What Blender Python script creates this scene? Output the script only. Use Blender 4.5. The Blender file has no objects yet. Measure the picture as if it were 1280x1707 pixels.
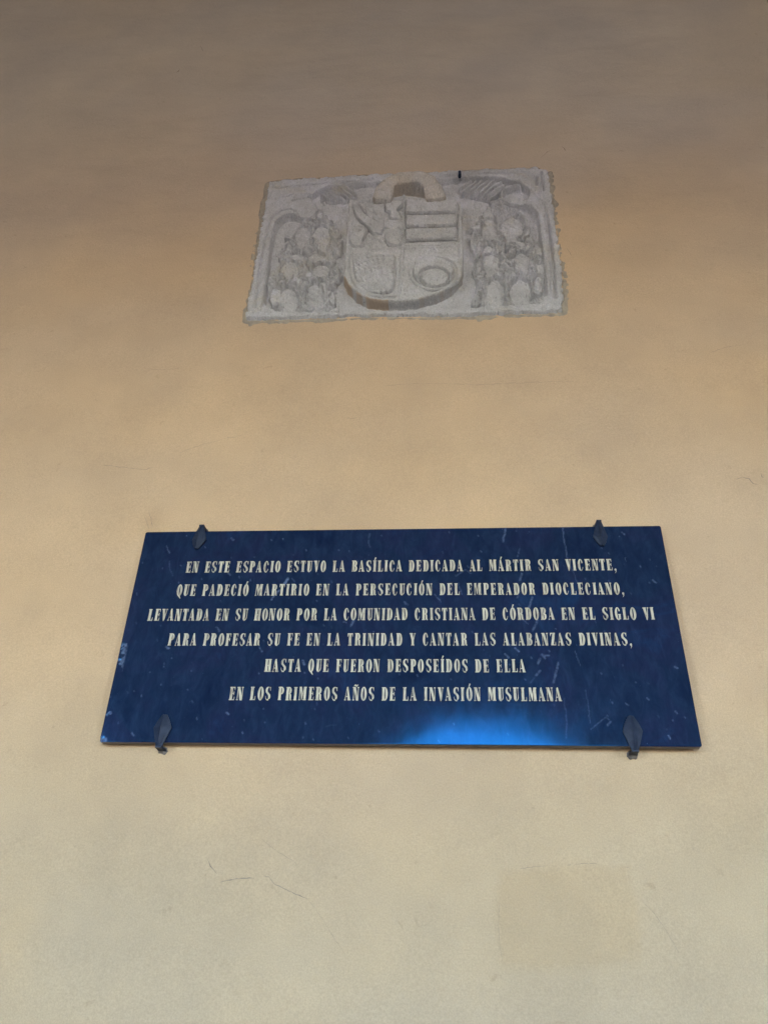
import bpy, bmesh, math, random
import numpy as np
from mathutils import Matrix, Vector
from mathutils.geometry import tessellate_polygon

random.seed(7)
rng = np.random.RandomState(11)
scene = bpy.context.scene
COL = scene.collection

# ------------------------------------------------------------------ camera
CAM = np.array([0.0, -2.0764, 1.55])
PITCH, YAW, ROLL, FPX = 0.5612, -0.0873, 0.0328, 1300.0
def cam_axes():
    cp, sp, cy, sy, cr, sr = (math.cos(PITCH), math.sin(PITCH), math.cos(YAW), math.sin(YAW),
                              math.cos(ROLL), math.sin(ROLL))
    F = np.array([sy*cp, cy*cp, sp]); r0 = np.array([cy, -sy, 0.0]); u0 = np.cross(r0, F)
    return F, cr*r0+sr*u0, -sr*r0+cr*u0
F_, R_, U_ = cam_axes()
cam_data = bpy.data.cameras.new('camera')
cam = bpy.data.objects.new('camera', cam_data); COL.objects.link(cam)
cam_data.sensor_fit = 'VERTICAL'; cam_data.sensor_height = 36; cam_data.lens = 36*FPX/1707
cam_data.clip_start = 0.05; cam_data.clip_end = 2000
m = Matrix.Identity(4)
for i in range(3):
    m[i][0] = R_[i]; m[i][1] = U_[i]; m[i][2] = -F_[i]; m[i][3] = CAM[i]
cam.matrix_world = m
scene.camera = cam

# ------------------------------------------------------------------ light
SUN_DIR = Vector((0.93, 0.16, 0)).normalized()
SUN_EL = math.radians(54)
world = bpy.data.worlds.new('World'); scene.world = world; world.use_nodes = True
nt = world.node_tree; bg = nt.nodes['Background']
sky = nt.nodes.new('ShaderNodeTexSky'); sky.sky_type = 'NISHITA'; sky.sun_disc = False
sky.sun_elevation = SUN_EL; sky.sun_rotation = math.atan2(SUN_DIR.x, SUN_DIR.y)
sky.air_density = 1.0; sky.dust_density = 0.6; sky.ozone_density = 1.4
nt.links.new(sky.outputs[0], bg.inputs[0]); bg.inputs[1].default_value = 0.13
sd = bpy.data.lights.new('sun', 'SUN'); sd.energy = 4.0; sd.angle = math.radians(0.53); sd.color = (1.0, 0.93, 0.84)
sun = bpy.data.objects.new('sun', sd); COL.objects.link(sun)
v = Vector((SUN_DIR.x*math.cos(SUN_EL), SUN_DIR.y*math.cos(SUN_EL), math.sin(SUN_EL)))
sun.rotation_euler = v.to_track_quat('Z', 'Y').to_euler(); sun.location = (0, -6, 12)
scene.view_settings.view_transform = 'Standard'; scene.view_settings.look = 'None'
scene.view_settings.gamma = 1.0
scene.view_settings.exposure = 4.82
scene.cycles.max_bounces = 10; scene.cycles.diffuse_bounces = 6

# ------------------------------------------------------------------ helpers
WALL_Y = 0.035
def P(px, py, y=0.0):
    """a point of the photograph on the vertical plane at depth y -> (x, z)"""
    d = F_*FPX + R_*(px-640.0) - U_*(py-853.5)
    t = (y-CAM[1])/d[1]
    q = CAM+d*t
    return q[0], q[2]
def trace(pts, y=0.0, o=(0, 0), s=1.0):
    return np.array([P(o[0]+a/s, o[1]+b/s, y) for a, b in pts])
L = lambda pts, y=0.018: trace(pts, y, (390, 260), 4.414)
R = lambda pts, y=0.018: trace(pts, y, (660, 260), 4.267)
C = lambda pts, y=-0.010: trace(pts, y, (560, 260), 5.333)

def tag(o, label=None, cat=None, group=None, kind=None):
    if label: o['label'] = label
    if cat: o['category'] = cat
    if group: o['group'] = group
    if kind: o['kind'] = kind
    return o
def empty(name, loc):
    o = bpy.data.objects.new(name, None); COL.objects.link(o); o.location = loc; o.empty_display_size = 0.05
    return o
def link(name, me, parent=None, mat=None, smooth=False):
    if mat and not me.materials: me.materials.append(mat)
    if smooth: me.polygons.foreach_set('use_smooth', [True]*len(me.polygons))
    o = bpy.data.objects.new(name, me); COL.objects.link(o)
    if parent:
        o.parent = parent
        o.matrix_parent_inverse = Matrix.Translation(-Vector(parent_world(parent)))
    return o
def parent_world(p):
    v = Vector((0, 0, 0))
    q = p
    v = v + Vector(q.location)
    return v

def vnoise(x, z, sx, sz, seed):
    """smooth value noise, numpy"""
    r = np.random.RandomState(seed); T = r.rand(128, 128)*2-1
    u = x/sx+1000.3; w = z/sz+1000.7
    iu = np.floor(u).astype(int); iw = np.floor(w).astype(int)
    fu = u-iu; fw = w-iw
    fu = fu*fu*fu*(fu*(fu*6-15)+10); fw = fw*fw*fw*(fw*(fw*6-15)+10)
    g = lambda a, b: T[a % 128, b % 128]
    return (g(iu, iw)*(1-fu)+g(iu+1, iw)*fu)*(1-fw)+(g(iu, iw+1)*(1-fu)+g(iu+1, iw+1)*fu)*fw
def fbm(x, z, s, seed, octv=4, asp=1.0):
    t = 0; a = 1.0
    for k in range(octv):
        t = t+a*vnoise(x, z, s*asp/2**k, s/2**k, seed+k); a *= 0.55
    return t
def sstep(a, b, x):
    t = np.clip((x-a)/(b-a), 0, 1); return t*t*(3-2*t)
def seg_dist(x, z, a, b):
    dx, dz = b[0]-a[0], b[1]-a[1]; l2 = dx*dx+dz*dz+1e-12
    t = np.clip(((x-a[0])*dx+(z-a[1])*dz)/l2, 0, 1)
    return np.hypot(x-a[0]-t*dx, z-a[1]-t*dz)
def line_dist(x, z, pts):
    d = None
    for a, b in zip(pts[:-1], pts[1:]):
        e = seg_dist(x, z, a, b); d = e if d is None else np.minimum(d, e)
    return d
def poly_sd(x, z, pts):
    """signed distance, positive inside"""
    n = len(pts); d = line_dist(x, z, list(pts)+[pts[0]])
    ins = np.zeros(x.shape, bool)
    for i in range(n):
        x0, z0 = pts[i]; x1, z1 = pts[(i+1) % n]
        if z0 == z1: continue
        c = ((z0 > z) != (z1 > z)) & (x < (x1-x0)*(z-z0)/(z1-z0)+x0)
        ins ^= c
    return np.where(ins, d, -d)
def smooth_line(pts, n=2):
    pts = np.array(pts, float)
    for _ in range(n):
        q = [pts[0]]
        for a, b in zip(pts[:-1], pts[1:]):
            q.append(a*.75+b*.25); q.append(a*.25+b*.75)
        q.append(pts[-1]); pts = np.array(q)
    return pts
def smooth_poly(pts, n=2):
    pts = np.array(pts, float)
    for _ in range(n):
        q = []
        for i in range(len(pts)):
            a, b = pts[i], pts[(i+1) % len(pts)]
            q.append(a*.75+b*.25); q.append(a*.25+b*.75)
        pts = np.array(q)
    return pts

def field_mesh(name, xs, zs, Y, mask, attrs=None):
    """a sheet facing -y: Y[j,i] at (xs[i], zs[j]); only cells with a vertex in mask"""
    nx, nz = len(xs), len(zs)
    cell = mask[:-1, :-1] | mask[1:, :-1] | mask[:-1, 1:] | mask[1:, 1:]
    jj, ii = np.nonzero(cell)
    idx = lambda j, i: j*nx+i
    quads = np.stack([idx(jj, ii), idx(jj, ii+1), idx(jj+1, ii+1), idx(jj+1, ii)], 1)
    used = np.unique(quads); remap = -np.ones(nx*nz, int); remap[used] = np.arange(len(used))
    X, Z = np.meshgrid(xs, zs)
    V = np.stack([X.ravel(), Y.ravel(), Z.ravel()], 1)[used]
    quads = remap[quads]
    me = bpy.data.meshes.new(name)
    me.vertices.add(len(V)); me.vertices.foreach_set('co', V.ravel())
    me.loops.add(quads.size); me.loops.foreach_set('vertex_index', quads.ravel())
    me.polygons.add(len(quads)); me.polygons.foreach_set('loop_start', np.arange(len(quads))*4)
    me.polygons.foreach_set('use_smooth', np.ones(len(quads), bool))
    me.update(calc_edges=True); me.validate()
    for k, A in (attrs or {}).items():
        if A.ndim == 3:
            at = me.attributes.new(k, 'FLOAT_COLOR', 'POINT')
            c = np.concatenate([A.reshape(-1, 3)[used], np.ones((len(used), 1))], 1)
            at.data.foreach_set('color', c.ravel().astype(np.float32))
        else:
            at = me.attributes.new(k, 'FLOAT', 'POINT')
            at.data.foreach_set('value', A.ravel()[used].astype(np.float32))
    return me

# ------------------------------------------------------------------ materials
def new_mat(name):
    mt = bpy.data.materials.new(name); mt.use_nodes = True
    return mt, mt.node_tree.nodes, mt.node_tree.links, mt.node_tree.nodes['Principled BSDF']
def noise_node(N, Lk, co, scale, detail=5, rough=0.6, dist=0.0, scl=None):
    n = N.new('ShaderNodeTexNoise'); n.inputs['Scale'].default_value = scale
    n.inputs['Detail'].default_value = detail; n.inputs['Roughness'].default_value = rough
    n.inputs['Distortion'].default_value = dist
    if scl:
        mp = N.new('ShaderNodeMapping'); mp.inputs['Scale'].default_value = scl[0]
        if len(scl) > 1: mp.inputs['Rotation'].default_value = scl[1]
        Lk.new(co, mp.inputs['Vector']); Lk.new(mp.outputs[0], n.inputs['Vector'])
    else:
        Lk.new(co, n.inputs['Vector'])
    return n
def ramp(N, Lk, src, stops):
    r = N.new('ShaderNodeValToRGB'); e = r.color_ramp.elements
    while len(e) < len(stops): e.new(0.5)
    for k, (p, c) in enumerate(stops):
        e[k].position = p; e[k].color = (*c, 1) if len(c) == 3 else c
    Lk.new(src, r.inputs[0]); return r
def mix(N, Lk, fac, a, b, mode='MIX'):
    mnode = N.new('ShaderNodeMix'); mnode.data_type = 'RGBA'; mnode.blend_type = mode
    for s, val in ((mnode.inputs[0], fac), (mnode.inputs[6], a), (mnode.inputs[7], b)):
        if hasattr(val, 'is_linked'): Lk.new(val, s)
        elif isinstance(val, (int, float)): s.default_value = val
        else: s.default_value = (*val, 1)
    return mnode.outputs[2]
def bump(N, Lk, h, strength, dist, prev=None):
    b = N.new('ShaderNodeBump'); b.inputs['Strength'].default_value = strength
    b.inputs['Distance'].default_value = dist; Lk.new(h, b.inputs['Height'])
    if prev: Lk.new(prev, b.inputs['Normal'])
    return b.outputs[0]
def geo_pos(N):
    return N.new('ShaderNodeNewGeometry').outputs['Position']

def mat_plaster():
    mt, N, Lk, B = new_mat('painted_plaster'); co = geo_pos(N)
    at = N.new('ShaderNodeAttribute'); at.attribute_name = 'tint'
    n1 = noise_node(N, Lk, co, 3.0, 6, 0.6)
    r1 = ramp(N, Lk, n1.outputs['Fac'], [(0.3, (0.90, 0.90, 0.91)), (0.7, (1.06, 1.05, 1.03))])
    c = mix(N, Lk, 1.0, at.outputs['Color'], r1.outputs[0], 'MULTIPLY')
    n2 = noise_node(N, Lk, co, 260, 3, 0.7)
    r2 = ramp(N, Lk, n2.outputs['Fac'], [(0.25, (0.84, 0.84, 0.84)), (0.75, (1.11, 1.11, 1.11))])
    c = mix(N, Lk, 1.0, c, r2.outputs[0], 'MULTIPLY')
    n5 = noise_node(N, Lk, co, 34, 4, 0.6, 0.6)
    r5 = ramp(N, Lk, n5.outputs['Fac'], [(0.66, (1, 1, 1)), (0.74, (0.88, 0.87, 0.86))])
    c = mix(N, Lk, 1.0, c, r5.outputs[0], 'MULTIPLY')
    Lk.new(c, B.inputs['Base Color']); B.inputs['Roughness'].default_value = 0.88
    B.inputs['Specular IOR Level'].default_value = 0.25
    n3 = noise_node(N, Lk, co, 120, 5, 0.65)
    n4 = noise_node(N, Lk, co, 9, 4, 0.5, 0.5, ((0.7, 1, 1.3), (0, 0.35, 0)))
    b = bump(N, Lk, n4.outputs['Fac'], 0.4, 0.010)
    b = bump(N, Lk, n3.outputs['Fac'], 0.6, 0.0030, b)
    Lk.new(b, B.inputs['Normal']); return mt
def mat_stone(name, tone=(0.56, 0.55, 0.565), tan=(0.57, 0.53, 0.47), tanmix=(0.55, 0.75)):
    mt, N, Lk, B = new_mat(name); co = geo_pos(N)
    n1 = noise_node(N, Lk, co, 9, 6, 0.62)
    lite = tuple(min(1, t*1.14) for t in tone); dark = tuple(t*0.84 for t in tone)
    r1 = ramp(N, Lk, n1.outputs['Fac'], [(0.30, dark), (0.5, tone), (0.72, (lite[0], lite[1], lite[2]*1.06))])
    n2 = noise_node(N, Lk, co, 6.3, 5, 0.6, 0.5)
    r2 = ramp(N, Lk, n2.outputs['Fac'], [(tanmix[0], (0, 0, 0)), (tanmix[1], (1, 1, 1))])
    c = mix(N, Lk, r2.outputs[0], r1.outputs[0], tan)
    n3 = noise_node(N, Lk, co, 190, 4, 0.7)
    r3 = ramp(N, Lk, n3.outputs['Fac'], [(0.3, (0.80, 0.80, 0.80)), (0.7, (1.14, 1.14, 1.14))])
    c = mix(N, Lk, 1.0, c, r3.outputs[0], 'MULTIPLY')
    n6 = noise_node(N, Lk, co, 60, 3, 0.6, 0.2, ((3.2, 1, 1.0), (0, 0.8, 0)))
    r6 = ramp(N, Lk, n6.outputs['Fac'], [(0.30, (0.70, 0.69, 0.68)), (0.42, (1, 1, 1)), (0.60, (1, 1, 1)), (0.72, (1.32, 1.28, 1.22))])
    c = mix(N, Lk, 1.0, c, r6.outputs[0], 'MULTIPLY')
    ap = N.new('ShaderNodeAttribute'); ap.attribute_name = 'ochre_tone'
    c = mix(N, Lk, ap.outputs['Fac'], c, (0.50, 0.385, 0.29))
    Lk.new(c, B.inputs['Base Color']); B.inputs['Roughness'].default_value = 0.9
    B.inputs['Specular IOR Level'].default_value = 0.2
    n4 = noise_node(N, Lk, co, 55, 5, 0.65, 0.3, ((3.0, 1, 1), (0, 0.75, 0)))
    n5 = noise_node(N, Lk, co, 160, 4, 0.7)
    b = bump(N, Lk, n4.outputs['Fac'], 0.9, 0.008)
    b = bump(N, Lk, n5.outputs['Fac'], 0.5, 0.0025, b)
    Lk.new(b, B.inputs['Normal']); return mt
def mat_marble():
    mt, N, Lk, B = new_mat('polished_navy_stone'); co = geo_pos(N)
    n1 = noise_node(N, Lk, co, 5, 6, 0.6, 0.8)
    r1 = ramp(N, Lk, n1.outputs['Fac'], [(0.30, (0.0075, 0.0150, 0.043)), (0.48, (0.0125, 0.0245, 0.060)),
                                       (0.60, (0.0150, 0.0225, 0.060)), (0.74, (0.012, 0.034, 0.090))])
    nm = noise_node(N, Lk, co, 16, 7, 0.72, 0.6, ((2.2, 1, 0.9), (0, -0.75, 0)))
    rm = ramp(N, Lk, nm.outputs['Fac'], [(0.32, (0.70, 0.72, 0.75)), (0.50, (0.95, 0.95, 0.97)), (0.70, (1.40, 1.36, 1.30))])
    base = mix(N, Lk, 1.0, r1.outputs[0], rm.outputs[0], 'MULTIPLY')
    at = N.new('ShaderNodeAttribute'); at.attribute_name = 'vein'
    nv = noise_node(N, Lk, co, 120, 3, 0.6)
    rv = ramp(N, Lk, nv.outputs['Fac'], [(0.35, (0.25, 0.25, 0.25)), (0.6, (1, 1, 1))])
    vm = N.new('ShaderNodeMath'); vm.operation = 'MULTIPLY'
    Lk.new(at.outputs['Fac'], vm.inputs[0]); Lk.new(rv.outputs[0], vm.inputs[1])
    c = mix(N, Lk, vm.outputs[0], base, (0.20, 0.27, 0.44))
    # tiny pale specks and short scratches, all leaning the same way
    for sc, scl, lo in ((60, ((5.0, 1, 1.0), (0, -0.62, 0)), 0.745), (150, ((2.5, 1, 1.0), (0, -0.7, 0)), 0.74)):
        ns = noise_node(N, Lk, co, sc, 2, 0.5, 0, scl)
        rs = ramp(N, Lk, ns.outputs['Fac'], [(lo, (0, 0, 0)), (lo+0.05, (0.75, 0.75, 0.75))])
        c = mix(N, Lk, rs.outputs[0], c, (0.10, 0.15, 0.27))
    Lk.new(c, B.inputs['Base Color'])
    nr = noise_node(N, Lk, co, 18, 5, 0.6)
    rr = ramp(N, Lk, nr.outputs['Fac'], [(0.3, (0.07, 0.07, 0.07)), (0.75, (0.13, 0.13, 0.13))])
    Lk.new(rr.outputs[0], B.inputs['Roughness'])
    B.inputs['IOR'].default_value = 1.57
    B.inputs['Specular Tint'].default_value = (0.03, 0.44, 1.0, 1)
    n5 = noise_node(N, Lk, co, 90, 4, 0.6, 0, ((3.0, 1, 1), (0, -0.65, 0)))
    b = bump(N, Lk, n5.outputs['Fac'], 0.04, 0.001)
    Lk.new(b, B.inputs['Normal']); return mt
def mat_letter():
    mt, N, Lk, B = new_mat('cream_letter_paint'); co = geo_pos(N)
    n1 = noise_node(N, Lk, co, 70, 4, 0.6, 0, ((2.0, 1, 0.5), (0, -0.3, 0)))
    r1 = ramp(N, Lk, n1.outputs['Fac'], [(0.30, (0.22, 0.18, 0.15)), (0.44, (0.45, 0.40, 0.31)), (0.60, (0.58, 0.525, 0.41))])
    Lk.new(r1.outputs[0], B.inputs['Base Color']); B.inputs['Roughness'].default_value = 0.6
    return mt
def mat_simple(name, a, b, scale, rough, metal=0.0, bst=0.4, bd=0.002, spec=0.5):
    mt, N, Lk, B = new_mat(name); co = geo_pos(N)
    n1 = noise_node(N, Lk, co, scale, 5, 0.6)
    r1 = ramp(N, Lk, n1.outputs['Fac'], [(0.35, a), (0.65, b)])
    Lk.new(r1.outputs[0], B.inputs['Base Color']); B.inputs['Roughness'].default_value = rough
    B.inputs['Metallic'].default_value = metal; B.inputs['Specular IOR Level'].default_value = spec
    Lk.new(bump(N, Lk, n1.outputs['Fac'], bst, bd), B.inputs['Normal']); return mt

M_PLASTER = mat_plaster()
M_STONE = mat_stone('carved_grey_stone')
M_STONE_LT = mat_stone('shield_stone', (0.57, 0.56, 0.565), (0.58, 0.54, 0.48), (0.58, 0.8))
M_STONE_TAN = mat_stone('tan_worn_stone', (0.60, 0.565, 0.54), (0.58, 0.51, 0.44), (0.35, 0.65))
M_FOL = mat_stone('weathered_leaf_stone', (0.60, 0.585, 0.575), (0.61, 0.56, 0.49), (0.50, 0.75))
M_MARBLE = mat_marble()
M_LETTER = mat_letter()
M_IRON = mat_simple('painted_iron', (0.009, 0.017, 0.042), (0.016, 0.026, 0.056), 60, 0.55, 0.0, 0.5, 0.002, 0.3)
M_PLUG = mat_simple('grey_mortar_plug', (0.14, 0.125, 0.12), (0.24, 0.21, 0.19), 120, 0.9)
M_CRACK = mat_simple('crack_dirt', (0.17, 0.13, 0.105), (0.30, 0.24, 0.19), 90, 0.95)
M_CEIL = mat_simple("gallery_plaster", (0.34, 0.27, 0.19), (0.42, 0.33, 0.23), 2, 0.9)
M_WOOD = mat_simple("dark_ceiling_timber", (0.06, 0.04, 0.025), (0.10, 0.065, 0.04), 5, 0.8)
M_GROUND = mat_simple("courtyard_paving", (0.085, 0.072, 0.056), (0.125, 0.105, 0.082), 3, 0.9)

# ------------------------------------------------------------------ ground, and an unseen gallery added to shape the light on the wall
def box_bm(bm, x0, x1, y0, y1, z0, z1):
    vs = [bm.verts.new((x, y, z)) for z in (z0, z1) for x, y in ((x0, y0), (x1, y0), (x1, y1), (x0, y1))]
    for f in ((0, 3, 2, 1), (4, 5, 6, 7), (0, 1, 5, 4), (1, 2, 6, 5), (2, 3, 7, 6), (3, 0, 4, 7)):
        bm.faces.new([vs[k] for k in f])
def bm_obj(name, bm, mat, parent=None, smooth=False):
    bmesh.ops.recalc_face_normals(bm, faces=bm.faces[:])
    me = bpy.data.meshes.new(name); bm.to_mesh(me); bm.free()
    return link(name, me, parent, mat, smooth)

CEIL_Z = 6.66
AY0, AY1 = -8.1, -7.5
bm = bmesh.new(); vs = [bm.verts.new(p) for p in ((-300, -600, 0), (300, -600, 0), (300, 60, 0), (-300, 60, 0))]
bm.faces.new(vs); tag(bm_obj('ground', bm, M_GROUND), kind='structure')
bm = bmesh.new(); box_bm(bm, -12.3, 12.3, AY0-0.35, 0.5, CEIL_Z, CEIL_Z+0.5)
tag(bm_obj("unseen_ceiling", bm, M_WOOD), kind='structure')  # unseen roof, added so the wall darkens towards its top
# unseen arcade, shaped for wall light and plaque reflection: piers, round arches, wall above
ARCH_X, BAY, HALF, SPRING = 0.50, 6.1, 1.62, 3.05
bm = bmesh.new()
centres = [ARCH_X+BAY*k for k in range(-3, 4)]
prev = -12.3
for c in centres:
    if c-HALF <= -12.3 or c+HALF >= 12.3: continue
    box_bm(bm, prev, c-HALF, AY0, AY1, -0.05, CEIL_Z-0.002)
    n = 20
    xs_ = [c+HALF*math.cos(math.pi*(1-k/n)) for k in range(n+1)]
    zs_ = [SPRING+HALF*math.sin(math.pi*(1-k/n)) for k in range(n+1)]
    for k in range(n):
        q = [[bm.verts.new((x, y, z)) for x, z in ((xs_[k], zs_[k]), (xs_[k+1], zs_[k+1]),
             (xs_[k+1], CEIL_Z-0.002), (xs_[k], CEIL_Z-0.002))] for y in (AY0, AY1)]
        bm.faces.new(q[0]); bm.faces.new(q[1][::-1])
        bm.faces.new((q[0][0], q[1][0], q[1][1], q[0][1]))
    prev = c+HALF
box_bm(bm, prev, 12.3, AY0, AY1, -0.05, CEIL_Z-0.002)
box_bm(bm, -12.5, -12.302, AY0, 0.4, -0.05, CEIL_Z-0.002); box_bm(bm, 12.302, 12.5, AY0, 0.4, -0.05, CEIL_Z-0.002)
me = bpy.data.meshes.new('unseen_arcade_wall'); bmesh.ops.recalc_face_normals(bm, faces=bm.faces[:]); bm.to_mesh(me); bm.free()
tag(link('unseen_arcade_wall', me, None, M_CEIL), kind='structure')

# ------------------------------------------------------------------ the wall
def grid_lines(lo, a, b, hi, fine, coarse):
    return np.concatenate([np.arange(lo, a, coarse), np.arange(a, b, fine), np.arange(b, hi+1e-6, coarse)])
RX0, RZ0 = P(828, 1608); RX1, RZ1 = P(1072, 1440)
patch_poly = np.array([P(*p) for p in ((836, 1606), (831, 1500), (838, 1452), (905, 1441), (985, 1437), (1050, 1445),
                                         (1066, 1510), (1074, 1598), (960, 1612), (880, 1614))])
def wall_y(x, z):
    y = WALL_Y + 0.0040*fbm(x, z, 0.9, 31, 3, 1.6) + 0.0016*fbm(x, z, 0.16, 41, 3, 2.4)
    tr = vnoise(x+0.35*z, z-0.12*x, 0.9, 0.10, 77)
    y = y + 0.0030*np.clip(tr-0.20, 0, 1)*sstep(3.2, 4.4, z)+0.0022*np.clip(vnoise(x-0.3*z, z+0.2*x, 0.5, 0.07, 79)-0.3, 0, 1)
    sd_ = poly_sd(x+0.004*vnoise(x, z, .03, .03, 5), z, patch_poly)
    y = y - 0.0035*sstep(-0.006, 0.008, sd_)
    return y
def wall_tint(x, z):
    """limewash: greyed top, warm ochre band, pale lower part, with stains that have their own outlines"""
    w = 0.35*fbm(x, z, 1.3, 61, 4, 1.4)
    zz = z+w*0.5
    grey = np.array([0.53, 0.460, 0.382]); ochre = np.array([0.57, 0.402, 0.258]); pale = np.array([0.490, 0.378, 0.256])
    k1 = sstep(5.7, 3.2, zz)[..., None]; k2 = sstep(2.55, 1.75, zz)[..., None]  # cooler top and warmer middle of the light are mixed into these colours
    c = grey*(1-k1)+ochre*k1; c = c*(1-k2)+pale*k2
    st = np.clip(fbm(x, z, 0.8, 91, 4, 1.5), -1, 1)[..., None]
    c = c*(1+st*np.array([0.035, 0.010, -0.045]))
    gx, gz = P(5, 1560); g = np.exp(-(((x-gx)/0.09)**2+((z-gz)/0.14)**2))[..., None]
    c = c*(1-0.35*g)+np.array([0.52, 0.36, 0.20])*0.35*g
    sd_ = poly_sd(x, z, patch_poly); k = (sstep(-0.015, 0.015, sd_)*0.65)[..., None]
    c = c*(1-k)+c*np.array([0.965, 0.925, 0.86])*k
    # faint darker halo just above the plaque's left corner
    hx, hz = P(250, 862); g = np.exp(-(((x-hx)/0.035)**2+((z-hz)/0.05)**2))[..., None]
    return c*(1-0.13*g)
xs = grid_lines(-12.3, -3.0, 3.0, 12.3, 0.0135, 0.25); zs = grid_lines(-0.1, 1.1, CEIL_Z, CEIL_Z+0.1, 0.0135, 0.05)
X, Z = np.meshgrid(xs, zs)
outline = np.concatenate([L([(85, 1190), (150, 830), (200, 520), (262, 186), (420, 166), (760, 152), (1000, 134)], 0.018),
                          R([(300, 110), (640, 92), (1000, 78), (1075, 105), (1115, 330), (1150, 590), (1185, 850),
                             (1190, 1000), (1180, 1095), (900, 1105), (520, 1122), (0, 1128)], 0.018),
                          L([(900, 1168), (400, 1185)], 0.018)])
hole = outline
hs_ = poly_sd(X, Z, hole)
wall_me = field_mesh('plaster_wall', xs, zs, wall_y(X, Z), hs_ < 0.0, {'tint': wall_tint(X, Z)})
wall = link('plaster_wall', wall_me, None, M_PLASTER)
tag(wall, 'ochre limewashed plaster wall behind the blue plaque and the stone relief', 'wall')

def ribbon(name, px_pts, width, label=None, parent=wall, jit=1.0):
    pts = []
    for a, b in zip(px_pts[:-1], px_pts[1:]):
        n = max(2, int(math.hypot(b[0]-a[0], b[1]-a[1])/4))
        for k in range(n): pts.append((a[0]+(b[0]-a[0])*k/n, a[1]+(b[1]-a[1])*k/n))
    pts.append(px_pts[-1])
    q = [P(p[0]+random.uniform(-.7, .7)*jit, p[1]+random.uniform(-.7, .7)*jit, WALL_Y) for p in pts]
    vs_, fs = [], []
    n = len(q)
    for k, (x, z) in enumerate(q):
        a = q[max(0, k-1)]; b = q[min(n-1, k+1)]
        dx, dz = b[0]-a[0], b[1]-a[1]; l = math.hypot(dx, dz)+1e-9
        w = width*0.8*(0.25+0.75*random.random())*min(1, 0.25+min(k, n-1-k)/2.5)/2
        for s in (-1, 1):
            xx, zz = x-s*dz/l*w, z+s*dx/l*w
            vs_.append((xx, float(wall_y(np.array([xx]), np.array([zz]))[0])-0.0006, zz))
        if k: fs.append((2*k-2, 2*k-1, 2*k+1, 2*k))
    me = bpy.data.meshes.new(name); me.from_pydata(vs_, [], fs); me.update()
    o = link(name, me, parent, M_CRACK)
    if label: o['label'] = label
    return o
ribbon('crack', [(346, 1432), (352, 1444), (362, 1456)], 0.0030)
ribbon('crack', [(368, 1471), (385, 1467), (400, 1465), (412, 1464), (424, 1464)], 0.0035)
ribbon('crack', [(440, 1460), (448, 1462), (458, 1474), (478, 1484), (494, 1491), (514, 1499)], 0.0024)
ribbon('crack', [(436, 1398), (452, 1412), (470, 1424), (490, 1436), (500, 1446)], 0.0009)
ribbon('crack', [(1226, 800), (1236, 796), (1247, 799), (1254, 807), (1262, 808)], 0.0035)
ribbon('crack', [(1266, 789), (1269, 796), (1272, 797)], 0.0035)
ribbon('crack', [(249, 852), (253, 866), (256, 882)], 0.0022)
ribbon('crack', [(241, 858), (246, 872), (251, 884)], 0.0014)
ribbon('crack', [(1072, 1504), (1088, 1520), (1108, 1548), (1132, 1590)], 0.0010)
ribbon('crack', [(514, 1500), (540, 1535), (560, 1568), (576, 1592)], 0.0008)
ribbon('crack', [(170, 776), (205, 780), (245, 784), (258, 780)], 0.0018)
ribbon('crack', [(300, 756), (330, 745), (380, 731), (410, 726)], 0.0012)
ribbon('crack', [(640, 644), (690, 641), (760, 641), (800, 643)], 0.0010)
ribbon('crack', [(790, 643), (850, 640), (905, 638), (955, 637)], 0.0014)
ribbon('crack', [(1180, 590), (1205, 580), (1240, 574)], 0.0013)
ribbon('crack', [(240, 612), (262, 616), (300, 614)], 0.0013)
ribbon('crack', [(334, 76), (337, 80), (338, 84)], 0.0075, jit=.3)
ribbon('crack', [(294, 121), (298, 119), (300, 115)], 0.0075, jit=.3)
ribbon('crack', [(936, 243), (940, 246), (942, 250)], 0.0075, jit=.3)
ribbon('crack', [(944, 415), (949, 422), (952, 428)], 0.0035, jit=.3)
ribbon('crack', [(558, 524), (566, 526), (570, 533)], 0.0035, jit=.5)
ribbon('crack', [(576, 697), (586, 699), (596, 697)], 0.0025, jit=.5)
ribbon('crack', [(850, 1449), (905, 1444), (985, 1439), (1050, 1446)], 0.0012)
ribbon('crack', [(832, 1506), (830, 1540), (833, 1580), (838, 1606)], 0.0009)
ribbon('crack', [(900, 262), (912, 252), (922, 248)], 0.003)

# ------------------------------------------------------------------ carved relief
cx, cz = P(674, 525)
relief = empty('stone_relief', (cx, WALL_Y, cz))
tag(relief, 'weathered grey stone relief with quartered shield and leafy tracery above the plaque', 'stone relief')
FLOOR_Y = 0.053
opening = np.concatenate([L([(215, 1130), (240, 900), (265, 700), (285, 560), (318, 475), (380, 432), (460, 436), (520, 465),
                             (600, 440), (606, 390), (585, 350), (540, 318), (480, 322), (560, 290), (650, 235), (760, 205), (1000, 192)]),
                          R([(320, 172), (480, 152), (700, 150), (800, 172), (880, 190), (945, 235), (948, 290), (900, 338), (960, 345),
                             (1005, 385), (1025, 460), (1040, 600), (1062, 760), (1088, 1040), (800, 1062), (520, 1078), (0, 1100)]),
                          L([(800, 1145), (500, 1150)])])
res = 0.0026
def hf_grid(pts, pad=0.02, r=res):
    x0, z0 = pts.min(0)-pad; x1, z1 = pts.max(0)+pad
    a = np.arange(x0, x1, r); b = np.arange(z0, z1, r)
    return a, b, *np.meshgrid(a, b)
xs, zs, X, Z = hf_grid(outline)
jx = X+0.004*fbm(X, Z, 0.02, 201, 3); jz = Z+0.004*fbm(X, Z, 0.02, 231, 3)
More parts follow.
